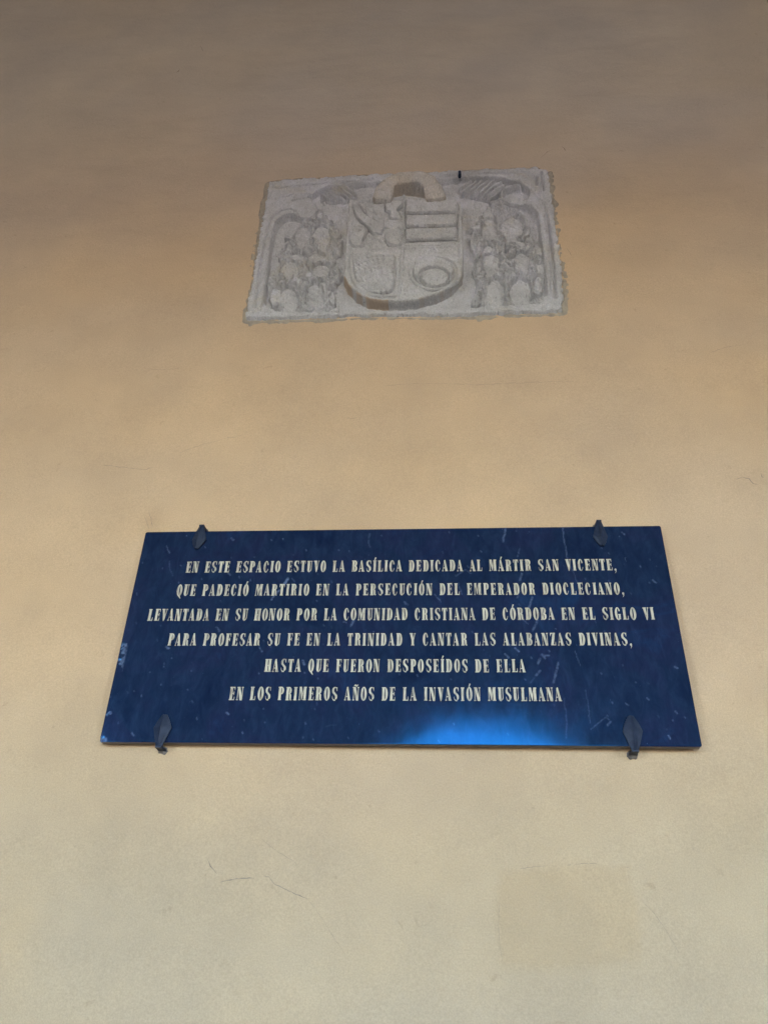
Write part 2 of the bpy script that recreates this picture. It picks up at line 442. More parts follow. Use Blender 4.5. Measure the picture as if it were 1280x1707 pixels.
so = poly_sd(jx, jz, outline); si = poly_sd(X+0.002*fbm(X, Z, .02, 7, 2), Z, smooth_poly(opening, 1))
h = 0.004+0.031*sstep(0.0, -0.003, si)
def groove(h, pts, w, depth):
    d = line_dist(X, Z, smooth_line(pts)); return h-depth*np.exp(-(d/w)**2)
def ridge(h, pts, w, ht):
    d = line_dist(X, Z, smooth_line(pts)); return np.maximum(h, ht*np.sqrt(np.clip(1-(d/w)**2, 0, 1)))
for pts in (L([(150, 1110), (175, 940), (215, 700), (255, 490), (310, 410), (400, 385), (450, 400)]),
            R([(1135, 1000), (1120, 820), (1098, 600), (1075, 420), (1045, 330), (985, 255), (925, 195)]),
            L([(300, 230), (500, 210), (800, 185), (1020, 165)]), R([(320, 140), (640, 118), (980, 108)]),
            R([(1035, 115), (1045, 245)]), R([(1000, 150), (1000, 200)]),
            R([(1085, 480), (1115, 760), (1110, 1000)])):
    h = groove(h, pts, 0.0050, 0.014)
for pts, w in ((L([(205, 1110), (232, 880), (258, 690), (278, 550), (312, 466), (378, 422), (462, 428)]), 0.010),
               (R([(1088, 1010), (1062, 760), (1042, 600), (1025, 460), (1003, 385), (955, 348), (880, 350)]), 0.010),
               (R([(1110, 1000), (1100, 760), (1075, 560), (1055, 375), (1010, 295), (940, 212), (860, 172), (700, 142), (480, 146)]), 0.011),
               (L([(430, 330), (480, 318), (545, 316), (590, 350), (606, 395)]), 0.010),
               (L([(340, 300), (430, 285), (560, 282)]), 0.008)):
    h = ridge(h, pts, w, 0.042)
el = R([(850+105*math.cos(t), 278+68*math.sin(t)) for t in np.linspace(0, 2*math.pi, 20)])
h = ridge(h, el[2:-4], 0.010, 0.042)
el2 = poly_sd(X, Z, R([(850+80*math.cos(t), 282+45*math.sin(t)) for t in np.linspace(0, 2*math.pi, 20)[:-1]]))
h = np.where(el2 > 0, np.minimum(h, 0.012), h)
h = h+0.0028*fbm(X, Z, 0.05, 301, 4)+0.0012*fbm(X-0.7*Z, Z+0.7*X, 0.012, 311, 2)
# worn, crumbling rim
h = h-0.006*np.clip(fbm(X, Z, 0.03, 321, 3)-0.25, 0, 1)*sstep(0.03, 0.0, so)
Y = FLOOR_Y-h
Y = np.where(so < 0.0015, WALL_Y+0.012, Y)
link('panel', field_mesh('panel', xs, zs, Y, so > -0.001), relief, M_STONE)
# mortar smeared round the rim
xs2, zs2, X, Z = hf_grid(outline, 0.05, 0.004)
so2 = poly_sd(X, Z, outline)
hm = 0.007*np.clip(1-np.abs(so2+0.006)/(0.016+0.010*fbm(X, Z, 0.06, 401, 3)), 0, 1)**0.7+0.002*fbm(X, Z, 0.02, 411, 3)
hm = np.where(np.abs(so2+0.006) < 0.022, hm, -0.02)
M_MORTAR = mat_simple('pale_mortar', (0.30, 0.265, 0.225), (0.42, 0.36, 0.285), 45, 0.92, 0.0, 0.8, 0.006)
link('mortar_rim', field_mesh('mortar_rim', xs2, zs2, WALL_Y+0.003-hm, hm > 0.0008), relief, M_MORTAR)

def foliage(conv, region, ponds, stems, seed, nleaf):
    reg = smooth_poly(conv(region), 1)
    xs, zs, X, Z = hf_grid(reg)
    wx = X+0.0050*fbm(X, Z, 0.022, seed, 3)+0.0026*fbm(X, Z, 0.011, seed+50, 2); wz = Z+0.0050*fbm(X, Z, 0.022, seed+9, 3)+0.0026*fbm(X, Z, 0.011, seed+60, 2)
    s = poly_sd(wx, wz, reg)
    hh = 0.027*sstep(0.0, 0.0025, s)
    P0 = []
    for (px, py, rx, ry) in ponds:
        e = conv([(px+1.16*rx*math.cos(t), py+1.10*ry*math.sin(t)) for t in np.linspace(0, 2*math.pi, 16)[:-1]])
        P0.append(poly_sd(wx, wz, e))
    pond = np.max(P0, axis=0)
    hh = np.where(s > 0.003, hh-0.016*sstep(-0.002, 0.002, pond)-0.010*np.exp(-(pond/0.0032)**2), hh)
    # stems twisting through
    for st in stems:
        d = line_dist(wx, wz, smooth_line(conv(st)))
        hh = hh-0.012*np.exp(-((d-0.0140)/0.0028)**2)*(hh > 0.010)*(pond < -0.003)
        hh = np.maximum(hh, 0.036*np.sqrt(np.clip(1-(d/0.011)**2, 0, 1))*sstep(-0.001, -0.006, pond))
    # leaf lobes
    r = np.random.RandomState(seed)
    lo = reg.min(0); hi = reg.max(0); k = 0; tries = 0
    while k < nleaf and tries < 20000:
        tries += 1
        x = r.uniform(lo[0], hi[0]); z = r.uniform(lo[1], hi[1])
        i = min(len(xs)-1, max(0, int((x-xs[0])/res))); j = min(len(zs)-1, max(0, int((z-zs[0])/res)))
        if s[j, i] < 0.003 or pond[j, i] > -0.007: continue
        k += 1
        a = r.choice([-0.9, 0.9, -0.5, 1.3])+r.uniform(-.35, .35); ln = r.uniform(0.015, 0.026); wd = ln*r.uniform(0.38, 0.55); ht = r.uniform(0.030, 0.046)
        i0, i1 = max(0, i-16), min(len(xs), i+17); j0, j1 = max(0, j-16), min(len(zs), j+17)
        dx = X[j0:j1, i0:i1]-x; dz = Z[j0:j1, i0:i1]-z
        u = dx*math.cos(a)+dz*math.sin(a); w = -dx*math.sin(a)+dz*math.cos(a)
        q = 1-(u/ln)**2-(w/wd)**2
        lf = (ht*np.clip(q*4, 0, 1)**0.5*(0.82+0.18*np.clip(q, 0, 1))-0.010*np.exp(-(w/0.0024)**2)*(q > 0))*(pond[j0:j1, i0:i1] < -0.003)
        hh[j0:j1, i0:i1] -= 0.018*np.exp(-((q+0.35)/0.25)**2)*(hh[j0:j1, i0:i1] > 0.020)
        hh[j0:j1, i0:i1] = np.maximum(hh[j0:j1, i0:i1], lf)
    hh = hh+0.0030*vnoise(X*0.75-Z*0.66, X*0.66+Z*0.75, 0.022, 0.007, seed+3)*(hh > 0.003)
    return xs, zs, FLOOR_Y-hh, hh > 0.008

regL = [(640, 380), (720, 480), (795, 600), (790, 700), (740, 725), (792, 880), (735, 930), (750, 1050), (785, 1140), (650, 1140),
        (560, 1145), (400, 1150), (330, 1125), (250, 1070), (240, 900), (330, 790), (320, 680), (400, 600), (440, 520), (520, 460), (600, 435), (592, 380)]
pondL = [(500, 565, 52, 70), (640, 560, 62, 70), (600, 718, 55, 30), (470, 716, 48, 26), (405, 805, 62, 60), (635, 825, 52, 55),
         (395, 1025, 62, 80), (590, 1005, 62, 85), (700, 700, 20, 60), (300, 1000, 34, 60), (720, 1010, 22, 50)]
stemL = [[(640, 400), (600, 470), (575, 600), (520, 700), (500, 850), (480, 960), (500, 1120)], [(600, 470), (680, 500), (740, 620), (700, 760), (720, 900), (700, 1100)],
         [(350, 760), (440, 900), (520, 900), (640, 900), (740, 890)], [(560, 455), (470, 500), (430, 620), (380, 700)], [(260, 880), (320, 960), (360, 1100)]]
a = foliage(L, regL, pondL, stemL, 511, 80)
link('carved_foliage', field_mesh('carved_foliage', *a), relief, M_STONE)
regR = [(650, 330), (740, 300), (800, 345), (880, 390), (940, 430), (960, 500), (1020, 560), (1045, 740), (1075, 800), (1040, 960), (1040, 1045),
        (880, 1045), (800, 1060), (640, 1062), (520, 1066), (560, 960), (585, 880), (540, 820), (565, 700), (515, 620), (545, 500), (600, 440)]
pondR = [(668, 500, 52, 72), (825, 485, 75, 80), (675, 740, 55, 72), (900, 715, 52, 55), (705, 955, 62, 95), (885, 955, 68, 95),
         (1010, 615, 34, 30), (660, 630, 40, 24), (1010, 880, 26, 60)]
stemR = [[(700, 330), (720, 420), (750, 560), (760, 680), (780, 800), (790, 940), (800, 1050)], [(760, 350), (900, 400), (950, 520), (960, 680), (960, 800), (1000, 960)],
         [(600, 620), (720, 670), (740, 760), (660, 820), (600, 800)], [(850, 800), (930, 860), (1000, 930)], [(620, 450), (570, 560), (600, 660), (590, 820), (600, 1000)]]
a = foliage(R, regR, pondR, stemR, 611, 80)
link('carved_foliage', field_mesh('carved_foliage', *a), relief, M_STONE)

def feather(conv, poly, ang, seed):
    reg = smooth_poly(conv(poly), 1); xs, zs, X, Z = hf_grid(reg)
    s = poly_sd(X+0.005*fbm(X, Z, .02, seed, 2), Z+0.004*fbm(X, Z, .02, seed+4, 2), reg)
    u = X*math.cos(ang)+Z*math.sin(ang)+0.006*fbm(X, Z, 0.05, seed+8, 2)
    hh = 0.038*sstep(0, 0.010, s)**0.5-0.020*np.abs(np.sin(u*math.pi/0.021))**2*(s > 0.001)
    return xs, zs, FLOOR_Y-hh, hh > 0.001
a = feather(L, [(620, 270), (690, 222), (800, 190), (880, 205), (915, 285), (830, 318), (700, 322), (640, 310)], 0.75, 711)
link('leaf_spray', field_mesh('leaf_spray', *a), relief, M_STONE)
a = feather(R, [(430, 225), (480, 170), (600, 158), (760, 168), (782, 215), (740, 262), (660, 330), (640, 285), (560, 272), (480, 268)], -0.75, 731)
link('leaf_spray', field_mesh('leaf_spray', *a), relief, M_STONE)

# shield
SY = 0.004
shield_pts = np.concatenate([C([(112, 388), (300, 380), (460, 385), (612, 352), (760, 378), (940, 385), (1118, 402), (1132, 700), (1134, 980),
                                (1120, 1075), (1040, 1165), (900, 1240), (720, 1288), (580, 1300), (430, 1300), (290, 1285), (180, 1232), (95, 1150),
                                (62, 1070), (68, 980), (90, 700)], SY)])
xs, zs, X, Z = hf_grid(shield_pts, 0.012, 0.0022)
Xn = X+0.002*fbm(X, Z, .03, 801, 2); Zn = Z+0.002*fbm(X, Z, .03, 821, 2)
s = poly_sd(Xn, Zn, shield_pts)
TH = FLOOR_Y-SY
hs = TH*sstep(-0.001, 0.004, s)
rim = np.exp(-((s-0.011)/0.007)**2)*0.006
hs = hs+rim*(s > 0.004)-0.004*(s > 0.022)
for pts, w in (([(606, 360), (602, 600), (598, 800), (575, 1060), (565, 1270)], 0.006), ([(92, 822), (400, 828), (600, 812), (900, 806), (1125, 785)], 0.006)):
    d = line_dist(X, Z, C(pts, SY)); hs = hs+0.0065*np.exp(-(d/w)**2)*(s > 0.006)
def channel(hs, poly, w=0.0032, depth=0.009, closed=True):
    q = (smooth_poly(C(poly, SY), 1) if len(poly) > 4 else C(poly, SY)) if closed else smooth_line(C(poly, SY), 1)
    d = np.abs(poly_sd(X, Z, q)+0.003) if closed else line_dist(X, Z, q)
    return hs-depth*np.exp(-(d/w)**2)*(s > 0.012)
SHAPES = [[(622, 400), (1074, 400), (1074, 506), (622, 512)], [(622, 537), (1074, 530), (1074, 622), (622, 632)],
          [(618, 658), (1074, 646), (1074, 740), (618, 754)],
          [(150, 440), (200, 430), (250, 520), (320, 560), (400, 600), (420, 650), (370, 690), (320, 690), (270, 620), (220, 580), (170, 520)],
          [(440, 690), (500, 680), (590, 690), (590, 800), (480, 795), (440, 760), (425, 720)],
          [(435, 410), (590, 400), (590, 440), (540, 470), (560, 520), (590, 560), (500, 560), (470, 545), (490, 500), (440, 490)],
          [(120, 700), (200, 680), (290, 640), (260, 700), (230, 760), (240, 810), (130, 800)],
          [(862+182*math.cos(t), 1035+122*math.sin(t)) for t in np.linspace(0, 2*math.pi, 20)[:-1]],
          [(880+122*math.cos(t), 1092+78*math.sin(t)) for t in np.linspace(0, 2*math.pi, 20)[:-1]],
          [(160, 890), (500, 880), (520, 900), (515, 1180), (440, 1225), (300, 1215), (200, 1150), (160, 1060)]]
for q_ in SHAPES: hs = channel(hs, q_)
(qx0, qz0), (qx1, qz1) = C([(100, 815), (600, 385)], SY)
q1 = (X > qx0) & (X < qx1) & (Z > qz0) & (Z < qz1)
rot_u, rot_v = X*0.78-Z*0.62, X*0.62+Z*0.78
chis = vnoise(rot_u, rot_v, 0.045, 0.009, 877)+0.7*vnoise(rot_u, rot_v, 0.020, 0.006, 879)
hs = hs+(0.0036*chis*q1+0.0014*chis*(~q1))*(s > 0.012)
hs = hs+0.0016*fbm(X, Z, 0.035, 831, 4)*(s > 0.004)
Yf = FLOOR_Y-hs
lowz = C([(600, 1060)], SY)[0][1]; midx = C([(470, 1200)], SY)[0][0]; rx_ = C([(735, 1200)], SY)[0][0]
rim_ochre = 0.85*sstep(0.0095, 0.0070, s)*(Z < lowz)*np.where(X < midx, 1.0, np.where(X > rx_, 0.30, 0.0))*sstep(-0.5, 0.0, fbm(X, Z, 0.04, 877, 3)+0.35)  # ochre tone on the rim's low sides, strongest at left
shield = link('shield', field_mesh('shield', xs, zs, Yf, s > -0.004, {'ochre_tone': rim_ochre}), relief, M_STONE_LT)
SF = SY+0.003   # field of the shield
def charge(name, polys, ht, seed, edge=0.006, extra=None, mat=M_STONE_LT):
    ht = ht*1.25; edge = edge*0.38
    pp = [smooth_poly(C(p, SY), 1) if len(p) > 4 else C(p, SY) for p in polys]
    xs, zs, X, Z = hf_grid(np.concatenate(pp), 0.008, 0.0022)
    n1 = 0.0013*fbm(X, Z, .02, seed, 2); n2 = 0.0013*fbm(X, Z, .02, seed+5, 2)
    hh = np.max([ht*sstep(0, edge, poly_sd(X+n1, Z+n2, p)) for p in pp], axis=0)
    if extra is not None: hh = extra(hh, X, Z)
    hh = hh+(0.0012*fbm(X, Z, .03, seed+7, 3)+0.0016*vnoise(X*0.78-Z*0.62, X*0.62+Z*0.78, 0.03, 0.007, seed+9))*(hh > 0.001)
    return link(name, field_mesh(name, xs, zs, SF-hh, hh > 0.0006), shield, mat)
charge('bar', [[(622, 400), (1074, 400), (1074, 506), (622, 512)]], 0.010, 841, 0.008)
charge('bar', [[(622, 537), (1074, 530), (1074, 622), (622, 632)]], 0.010, 851, 0.008)
charge('bar', [[(618, 658), (1074, 646), (1074, 740), (618, 754)]], 0.010, 861, 0.008)
charge('bar', [[(615, 780), (1080, 765), (1082, 792), (615, 810)]], 0.007, 866, 0.005)
def ell(cx, cy, rx, ry, t0=0, t1=2*math.pi, n=26):
    return [(cx+rx*math.cos(t), cy+ry*math.sin(t)) for t in np.linspace(t0, t1, n)]
# crescent, horns down: big disc minus a smaller one set low
def cres(hh, X, Z):
    inner = poly_sd(X, Z, C(ell(868, 1090, 138, 92)[:-1], SY))
    low = poly_sd(X, Z, C([(755, 1175), (1000, 1110), (1040, 1240), (800, 1300)], SY))
    return np.minimum(hh, 0.018*sstep(0.001, -0.005, np.maximum(inner, low)))
charge('crescent', [ell(862, 1035, 182, 122)[:-1]], 0.013, 871, 0.012, cres)
def ring(hh, X, Z):
    inner = poly_sd(X, Z, C(ell(880, 1040, 200, 138)[:-1], SY)); return np.minimum(hh, 0.008*sstep(0.001, -0.004, inner))
charge('ring', [ell(880, 1035, 236, 168)[:-1]], 0.006, 881, 0.008, ring)
charge('disc', [ell(880, 1092, 122, 78)[:-1]], 0.011, 891, 0.010)
# inner shield with rows of small bells
def rows(hh, X, Z):
    c = C([(330, 1000)], SY)[0]; u = (X-c[0]); w = (Z-c[1])
    row = np.abs(((w/0.0235) % 1)-0.5)*2
    b = np.sin(u*math.pi/0.0105+np.floor(w/0.0235)*1.5)
    core = hh > 0.0045
    return hh+core*(0.0085*(row > 0.35)*(0.35+0.65*np.clip(b, 0, 1))-0.002)
charge('checker_field', [[(160, 890), (500, 880), (520, 900), (515, 1180), (440, 1225), (300, 1215), (200, 1150), (160, 1060)]], 0.006, 901, 0.004, rows)
charge('field_border', [[(118, 850), (150, 850), (152, 1050), (200, 1150), (300, 1222), (440, 1240), (540, 1220), (540, 1245), (430, 1262), (280, 1245), (165, 1165), (120, 1060)]], 0.006, 911, 0.006)
# worn animal and small figures in the first quarter
charge('animal_figure', [[(150, 440), (200, 430), (250, 520), (320, 560), (400, 600), (420, 650), (370, 690), (320, 690), (270, 620), (220, 580), (170, 520)],
                         [(120, 700), (200, 680), (290, 640), (260, 700), (230, 760), (240, 810), (130, 800)],
                         [(255, 440), (285, 425), (300, 500), (350, 560), (310, 570), (265, 520)],
                         [(330, 640), (420, 560), (435, 590), (420, 680), (370, 700)]], 0.007, 921, 0.010)
charge('small_figure', [[(435, 410), (590, 400), (590, 440), (540, 470), (560, 520), (590, 560), (500, 560), (470, 545), (490, 500), (440, 490)]], 0.007, 931, 0.008)
charge('leaf_figure', [[(440, 690), (500, 680), (590, 690), (590, 800), (480, 795), (440, 760), (425, 720)]], 0.008, 941, 0.010)
charge('corner_figure', [[(310, 400), (430, 395), (428, 540), (400, 520), (340, 500), (330, 440)]], 0.005, 951, 0.008)

# thick round ring standing proud over the shield
KY = -0.030
ro = C([(302, 372), (330, 280), (385, 200), (500, 135), (640, 106), (780, 112), (880, 148), (938, 215), (975, 290), (985, 352), (880, 372),
        (785, 368), (770, 300), (750, 235), (690, 214), (600, 216), (540, 240), (522, 290), (512, 368), (420, 380)], KY)
xs, zs, X, Z = hf_grid(ro, 0.012, 0.0022)
s = poly_sd(X+0.003*fbm(X, Z, .03, 961, 3), Z+0.003*fbm(X, Z, .03, 971, 3), smooth_poly(ro, 1))
hr = (FLOOR_Y-KY)*sstep(-0.002, 0.007, s)*0.82+(FLOOR_Y-KY)*0.18*np.sqrt(sstep(0, 0.03, s))
u = np.arctan2(Z-C([(640, 360)], KY)[0][1], X-C([(640, 360)], KY)[0][0])
hr = hr-0.004*np.exp(-((((u/0.42) % 1)-0.5)/0.07)**2)*(s > 0.004)+0.003*fbm(X, Z, 0.04, 981, 4)*(s > 0.003)
link('crest_ring', field_mesh('crest_ring', xs, zs, FLOOR_Y-hr, s > -0.004), relief, M_STONE_TAN)
# drilled hole with an iron stub in the top border
bm = bmesh.new(); (hx, hz), = R([(452, 130)], 0.0)
bmesh.ops.create_cone(bm, cap_ends=True, segments=10, radius1=0.0075, radius2=0.0065, depth=0.02,
                      matrix=Matrix.Translation((hx, 0.0, hz)) @ Matrix.Rotation(math.pi/2, 4, 'X'))
bmesh.ops.scale(bm, vec=(1, 1, 2.0), verts=bm.verts[:], space=Matrix.Translation((-hx, 0, -hz)))
bm_obj('iron_stub', bm, M_IRON, relief)

# ------------------------------------------------------------------ the plaque
PX0, PX1 = -0.9397, -0.9397+1.6
PZ1 = 1.55+1.2469; PZ0 = PZ1-0.6666
PT = 0.020
plaque = empty('inscribed_plaque', ((PX0+PX1)/2, WALL_Y, PZ0))
tag(plaque, 'polished dark blue stone plaque with six lines of cream Spanish lettering fixed to the wall', 'plaque')
step = 0.0024
xs = np.linspace(PX0, PX1, int(1.6/step)); zs = np.linspace(PZ0, PZ1, int(0.6666/step))
X, Z = np.meshgrid(xs, zs)
vein = np.zeros(X.shape)
def vn(pts, w, st):
    global vein
    q = np.array([P(*p) for p in pts]); n1 = 0.0015*fbm(X, Z, 0.012, len(pts)*7+int(pts[0][0]), 2)
    d = line_dist(X+n1, Z+n1, q); vein = np.maximum(vein, 0.62*st*sstep(w, w*0.45, d))
for pts, w, st in (
        ([(842, 882), (838, 903)], .0045, .5), ([(865, 915), (862, 928)], .003, .35), ([(870, 955), (866, 967)], .0045, .5),
        ([(866, 985), (862, 996)], .0035, .4), ([(887, 995), (881, 1013)], .0045, .5), ([(896, 1033), (888, 1050)], .0045, .45),
        ([(886, 1060), (880, 1078)], .003, .25), ([(902, 1092), (908, 1097)], .0045, .5), ([(900, 1098), (896, 1106)], .0045, .5),
        ([(900, 1118), (893, 1126)], .0045, .4), ([(890, 1130), (884, 1138)], .003, .2), ([(930, 1105), (926, 1122), (922, 1138)], .0045, .45), ([(905, 1092), (914, 1093)], .004, .5),
        ([(937, 880), (940, 900), (945, 930)], .0022, .5), ([(946, 935), (956, 955), (962, 972)], .0022, .35),
        ([(958, 1085), (963, 1100), (966, 1110)], .0018, .35), ([(975, 1150), (980, 1180), (983, 1205)], .0018, .28),
        ([(940, 1165), (943, 1190), (944, 1230)], .0026, .22), ([(278, 910), (283, 922)], .0022, .6), ([(283, 935), (284, 952), (288, 960)], .0018, .3),
        ([(480, 965), (474, 974)], .0055, .95), ([(466, 984), (458, 992)], .0040, .85), ([(457, 993), (454, 999)], .0040, .7), ([(486, 964), (492, 970)], .0022, .4),
        ([(589, 1035), (585, 1043)], .0045, .65), ([(573, 1036), (577, 1038)], .003, .5), ([(843, 1063), (850, 1076)], .003, .8), ([(858, 1080), (864, 1087)], .003, .8),
        ([(841, 1090), (848, 1096)], .003, .6), ([(616, 890), (614, 905), (617, 912)], .0035, .25), ([(870, 1030), (880, 1040)], .0026, .6),
        ([(763, 972), (770, 990)], .003, .3), ([(725, 990), (735, 1003)], .0022, .5), ([(673, 1003), (680, 1008)], .003, .4), ([(760, 960), (775, 950), (785, 955)], .003, .3),
        ([(985, 1215), (1010, 1195), (1015, 1200)], .0022, .3), ([(1113, 1226), (1117, 1231)], .0026, .95), ([(1124, 1112), (1128, 1114)], .0045, .5),
        ([(1013, 1208), (1017, 1203)], .004, .4), ([(1125, 1185), (1128, 1190)], .003, .4), ([(1042, 1173), (1047, 1176)], .0026, .5),
        ([(278, 1078), (282, 1080)], .0050, .7), ([(360, 1046), (366, 1052)], .003, .5), ([(220, 1222), (224, 1226)], .003, .5), ([(378, 1188), (382, 1190)], .004, .6),
        ([(505, 1101), (508, 1108)], .004, .7), ([(432, 1078), (438, 1086)], .0026, .6), ([(380, 956), (384, 959)], .003, .5), ([(386, 897), (390, 900)], .004, .5),
        ([(1036, 887), (1041, 891)], .003, .6), ([(1013, 921), (1016, 924)], .002, .5), ([(1041, 930), (1044, 936)], .002, .4), ([(1088, 966), (1094, 972)], .0026, .6),
        ([(545, 1210), (560, 1209)], .0022, .10)):
    vn(pts, w, st)
rs = np.random.RandomState(5)
for k in range(150):   # scattered short nicks leaning one way
    x = rs.uniform(PX0+.01, PX1-.01); z = rs.uniform(PZ0+.01, PZ1-.01); l = rs.uniform(.002, .007); a = rs.uniform(-1.25, -.85)
    i = int((x-PX0)/step); j = int((z-PZ0)/step); sl = (slice(max(0, j-8), j+9), slice(max(0, i-8), i+9))
    d = seg_dist(X[sl], Z[sl], (x, z), (x+l*math.cos(a), z+l*math.sin(a)))
    vein[sl] = np.maximum(vein[sl], rs.uniform(.10, .38)*sstep(.0024, .0006, d))
# chipped left edge
lx = X-PX0; (_, zc1), (_, zc0) = P(205, 1072), P(172, 1240)
edge = sstep(.014, .006, np.abs(lx-0.010))*(Z < zc1)*(Z > zc0)*sstep(0.10, 0.38, fbm(X, Z, 0.022, 55, 3))
vein = np.maximum(vein, edge*0.5)
# outline: small radii at the corners, arrises rounded over
dxe = np.minimum(X-PX0, PX1-X); dze = np.minimum(Z-PZ0, PZ1-Z); rad = 0.0055
XX, ZZ = X.copy(), Z.copy()
cm = (dxe < rad) & (dze < rad)
ccx = np.where(X < 0.5*(PX0+PX1), PX0+rad, PX1-rad); ccz = np.where(Z < 0.5*(PZ0+PZ1), PZ0+rad, PZ1-rad)
ang = np.arctan2(ZZ-ccz, XX-ccx); rr_ = np.maximum(np.abs(XX-ccx), np.abs(ZZ-ccz))
XX = np.where(cm, ccx+rr_*np.cos(ang), XX); ZZ = np.where(cm, ccz+rr_*np.sin(ang), ZZ)
e = np.minimum(dxe, dze)
Yp = 0.0004*fbm(X, Z, 0.3, 71, 3)
chip = sstep(.010, .003, lx)*(Z < zc1)*sstep(0.25, 0.6, fbm(X, Z, 0.022, 55, 3)); Yp = Yp+0.003*chip
nz, nx = X.shape
Vf = np.stack([XX.ravel(), Yp.ravel(), ZZ.ravel()], 1)
idx = np.arange(nx*nz).reshape(nz, nx)
q = np.stack([idx[:-1, :-1].ravel(), idx[:-1, 1:].ravel(), idx[1:, 1:].ravel(), idx[1:, :-1].ravel()], 1)
loop = np.concatenate([idx[0, :], idx[1:, -1], idx[-1, ::-1][1:], idx[::-1, 0][1:-1]])
Vb = Vf[loop].copy(); Vb[:, 1] = PT
nb = len(loop); bi = np.arange(nb)+nx*nz
side = np.stack([loop, bi, np.roll(bi, -1), np.roll(loop, -1)], 1)
V_ = np.concatenate([Vf, Vb]); faces = np.concatenate([q, side])
me = bpy.data.meshes.new('slab'); me.vertices.add(len(V_)); me.vertices.foreach_set('co', V_.ravel())
back = bi[::-1] if False else bi
me.loops.add(faces.size+nb); me.loops.foreach_set('vertex_index', np.concatenate([faces.ravel(), back[::-1]]))
me.polygons.add(len(faces)+1); me.polygons.foreach_set('loop_start', np.concatenate([np.arange(len(faces))*4, [faces.size]]))
sm = np.zeros(len(faces)+1, bool); sm[:len(q)] = True; me.polygons.foreach_set('use_smooth', sm)
me.update(calc_edges=True); me.validate()
at = me.attributes.new('vein', 'FLOAT', 'POINT'); at.data.foreach_set('value', np.concatenate([vein.ravel(), np.zeros(nb)]).astype(np.float32))
me.materials.append(M_MARBLE)
me.materials.append(mat_simple('sawn_stone_edge', (0.17, 0.145, 0.14), (0.26, 0.22, 0.20), 40, 0.8, 0, 0.5, 0.002, 0.3))
mi = np.zeros(len(faces)+1, np.int32); mi[len(q):] = 1; me.polygons.foreach_set('material_index', mi)
link('slab', me, plaque)

# --- lettering: a condensed fat-face capital alphabet, unit height
def arcpts(cx, cy, rx, ry, a0, a1, n=10):
    return [(cx+rx*math.cos(math.radians(a0+(a1-a0)*k/n)), cy+ry*math.sin(math.radians(a0+(a1-a0)*k/n))) for k in range(n+1)]
def rc(x0, y0, x1, y1): return [(x0, y0), (x1, y0), (x1, y1), (x0, y1)]
S, T = 0.21, 0.06
def stem(x, w=S, sf=0.04): return [rc(x, 0, x+w, 1), rc(x-sf, 0, x+w+sf, T), rc(x-sf, 1-T, x+w+sf, 1)]
def bowl(x, y0, y1, w, th):   # right-hand bowl from x
    cy, ry = (y0+y1)/2, (y1-y0)/2
    o = arcpts(x, cy, w, ry, -90, 90); i = arcpts(x, cy, w-th, ry-T, 90, -90)
    return [o+i]
def half(cx, w, th, left):    # half of an O
    a = (90, 270) if left else (-90, 90)
    o = arcpts(cx, .5, w, .52, *a, 14); i = arcpts(cx, .5, w-th, .52-T, a[1], a[0], 14)
    return [o+i]
G = {}
G['I'] = (stem(.04), .29)
G['L'] = (stem(.04)+[rc(.25, 0, .46, T), [(.40, T), (.46, T), (.46, .30), (.435, .30)]], .48)
G['E'] = (stem(.04)+[rc(.25, 0, .46, T), [(.40, T), (.46, T), (.46, .26), (.44, .26)], rc(.25, 1-T, .45, 1), [(.43, .76), (.45, .76), (.45, 1-T), (.39, 1-T)],
          rc(.25, .48, .36, .54), [(.36, .40), (.40, .36), (.40, .66), (.36, .62)]], .48)
G['F'] = (stem(.04)+[rc(.25, 1-T, .45, 1), [(.43, .74), (.45, .74), (.45, 1-T), (.38, 1-T)], rc(.25, .48, .35, .54), [(.35, .40), (.39, .36), (.39, .66), (.35, .62)]], .46)
G['T'] = ([rc(.13, 0, .34, 1), rc(.09, 0, .38, T), rc(.0, 1-T, .47, 1), [(.0, .74), (.02, .74), (.09, 1-T), (.0, 1-T)], [(.45, .74), (.47, .74), (.47, 1-T), (.38, 1-T)]], .47)
G['D'] = (stem(.04)+bowl(.27, 0, 1, .25, .19), .53)
G['P'] = (stem(.04)+bowl(.27, .44, 1, .23, .17), .50)
G['B'] = (stem(.04)+bowl(.27, .50, 1, .21, .16)+bowl(.27, 0, .545, .24, .18), .52)
G['R'] = (stem(.04)+bowl(.27, .48, 1, .22, .17)+[[(.27, .50), (.36, .50), (.47, .42), (.49, .06), (.54, .05), (.54, 0), (.40, 0), (.34, .10), (.32, .42)]], .55)
G['O'] = (half(.255, .255, .19, True)+half(.255, .255, .19, False), .51)
G['Q'] = (G['O'][0]+[[(.20, -.02), (.30, .10), (.46, -.20), (.40, -.22)]], .51)
G['C'] = (half(.255, .255, .20, True)+[arcpts(.255, .5, .22, .52, 90, 20, 6)+arcpts(.255, .5, .11, .46, 20, 90, 6), arcpts(.255, .5, .22, .52, -25, -90, 6)+arcpts(.255, .5, .19, .46, -90, -25, 6)], .50)
G['G'] = (half(.255, .255, .20, True)+[arcpts(.255, .5, .22, .52, 90, 25, 6)+arcpts(.255, .5, .11, .46, 25, 90, 6), rc(.31, .04, .47, .42), rc(.27, .40, .50, .45), rc(.255, -.02, .32, .05)], .52)
G['U'] = ([rc(.04, .25, .25, 1), rc(0, 1-T, .29, 1), [(.04, .25)]+arcpts(.235, .22, .195, .24, 180, 270, 8)+[(.40, .12), (.43, .25), (.38, .25), (.30, .06), (.25, .10), (.25, .25)],
          rc(.38, .25, .43, 1), rc(.33, 1-T, .48, 1)], .48)
G['H'] = (stem(.03)+stem(.32, S, .03)+[rc(.24, .47, .32, .53)], .56)
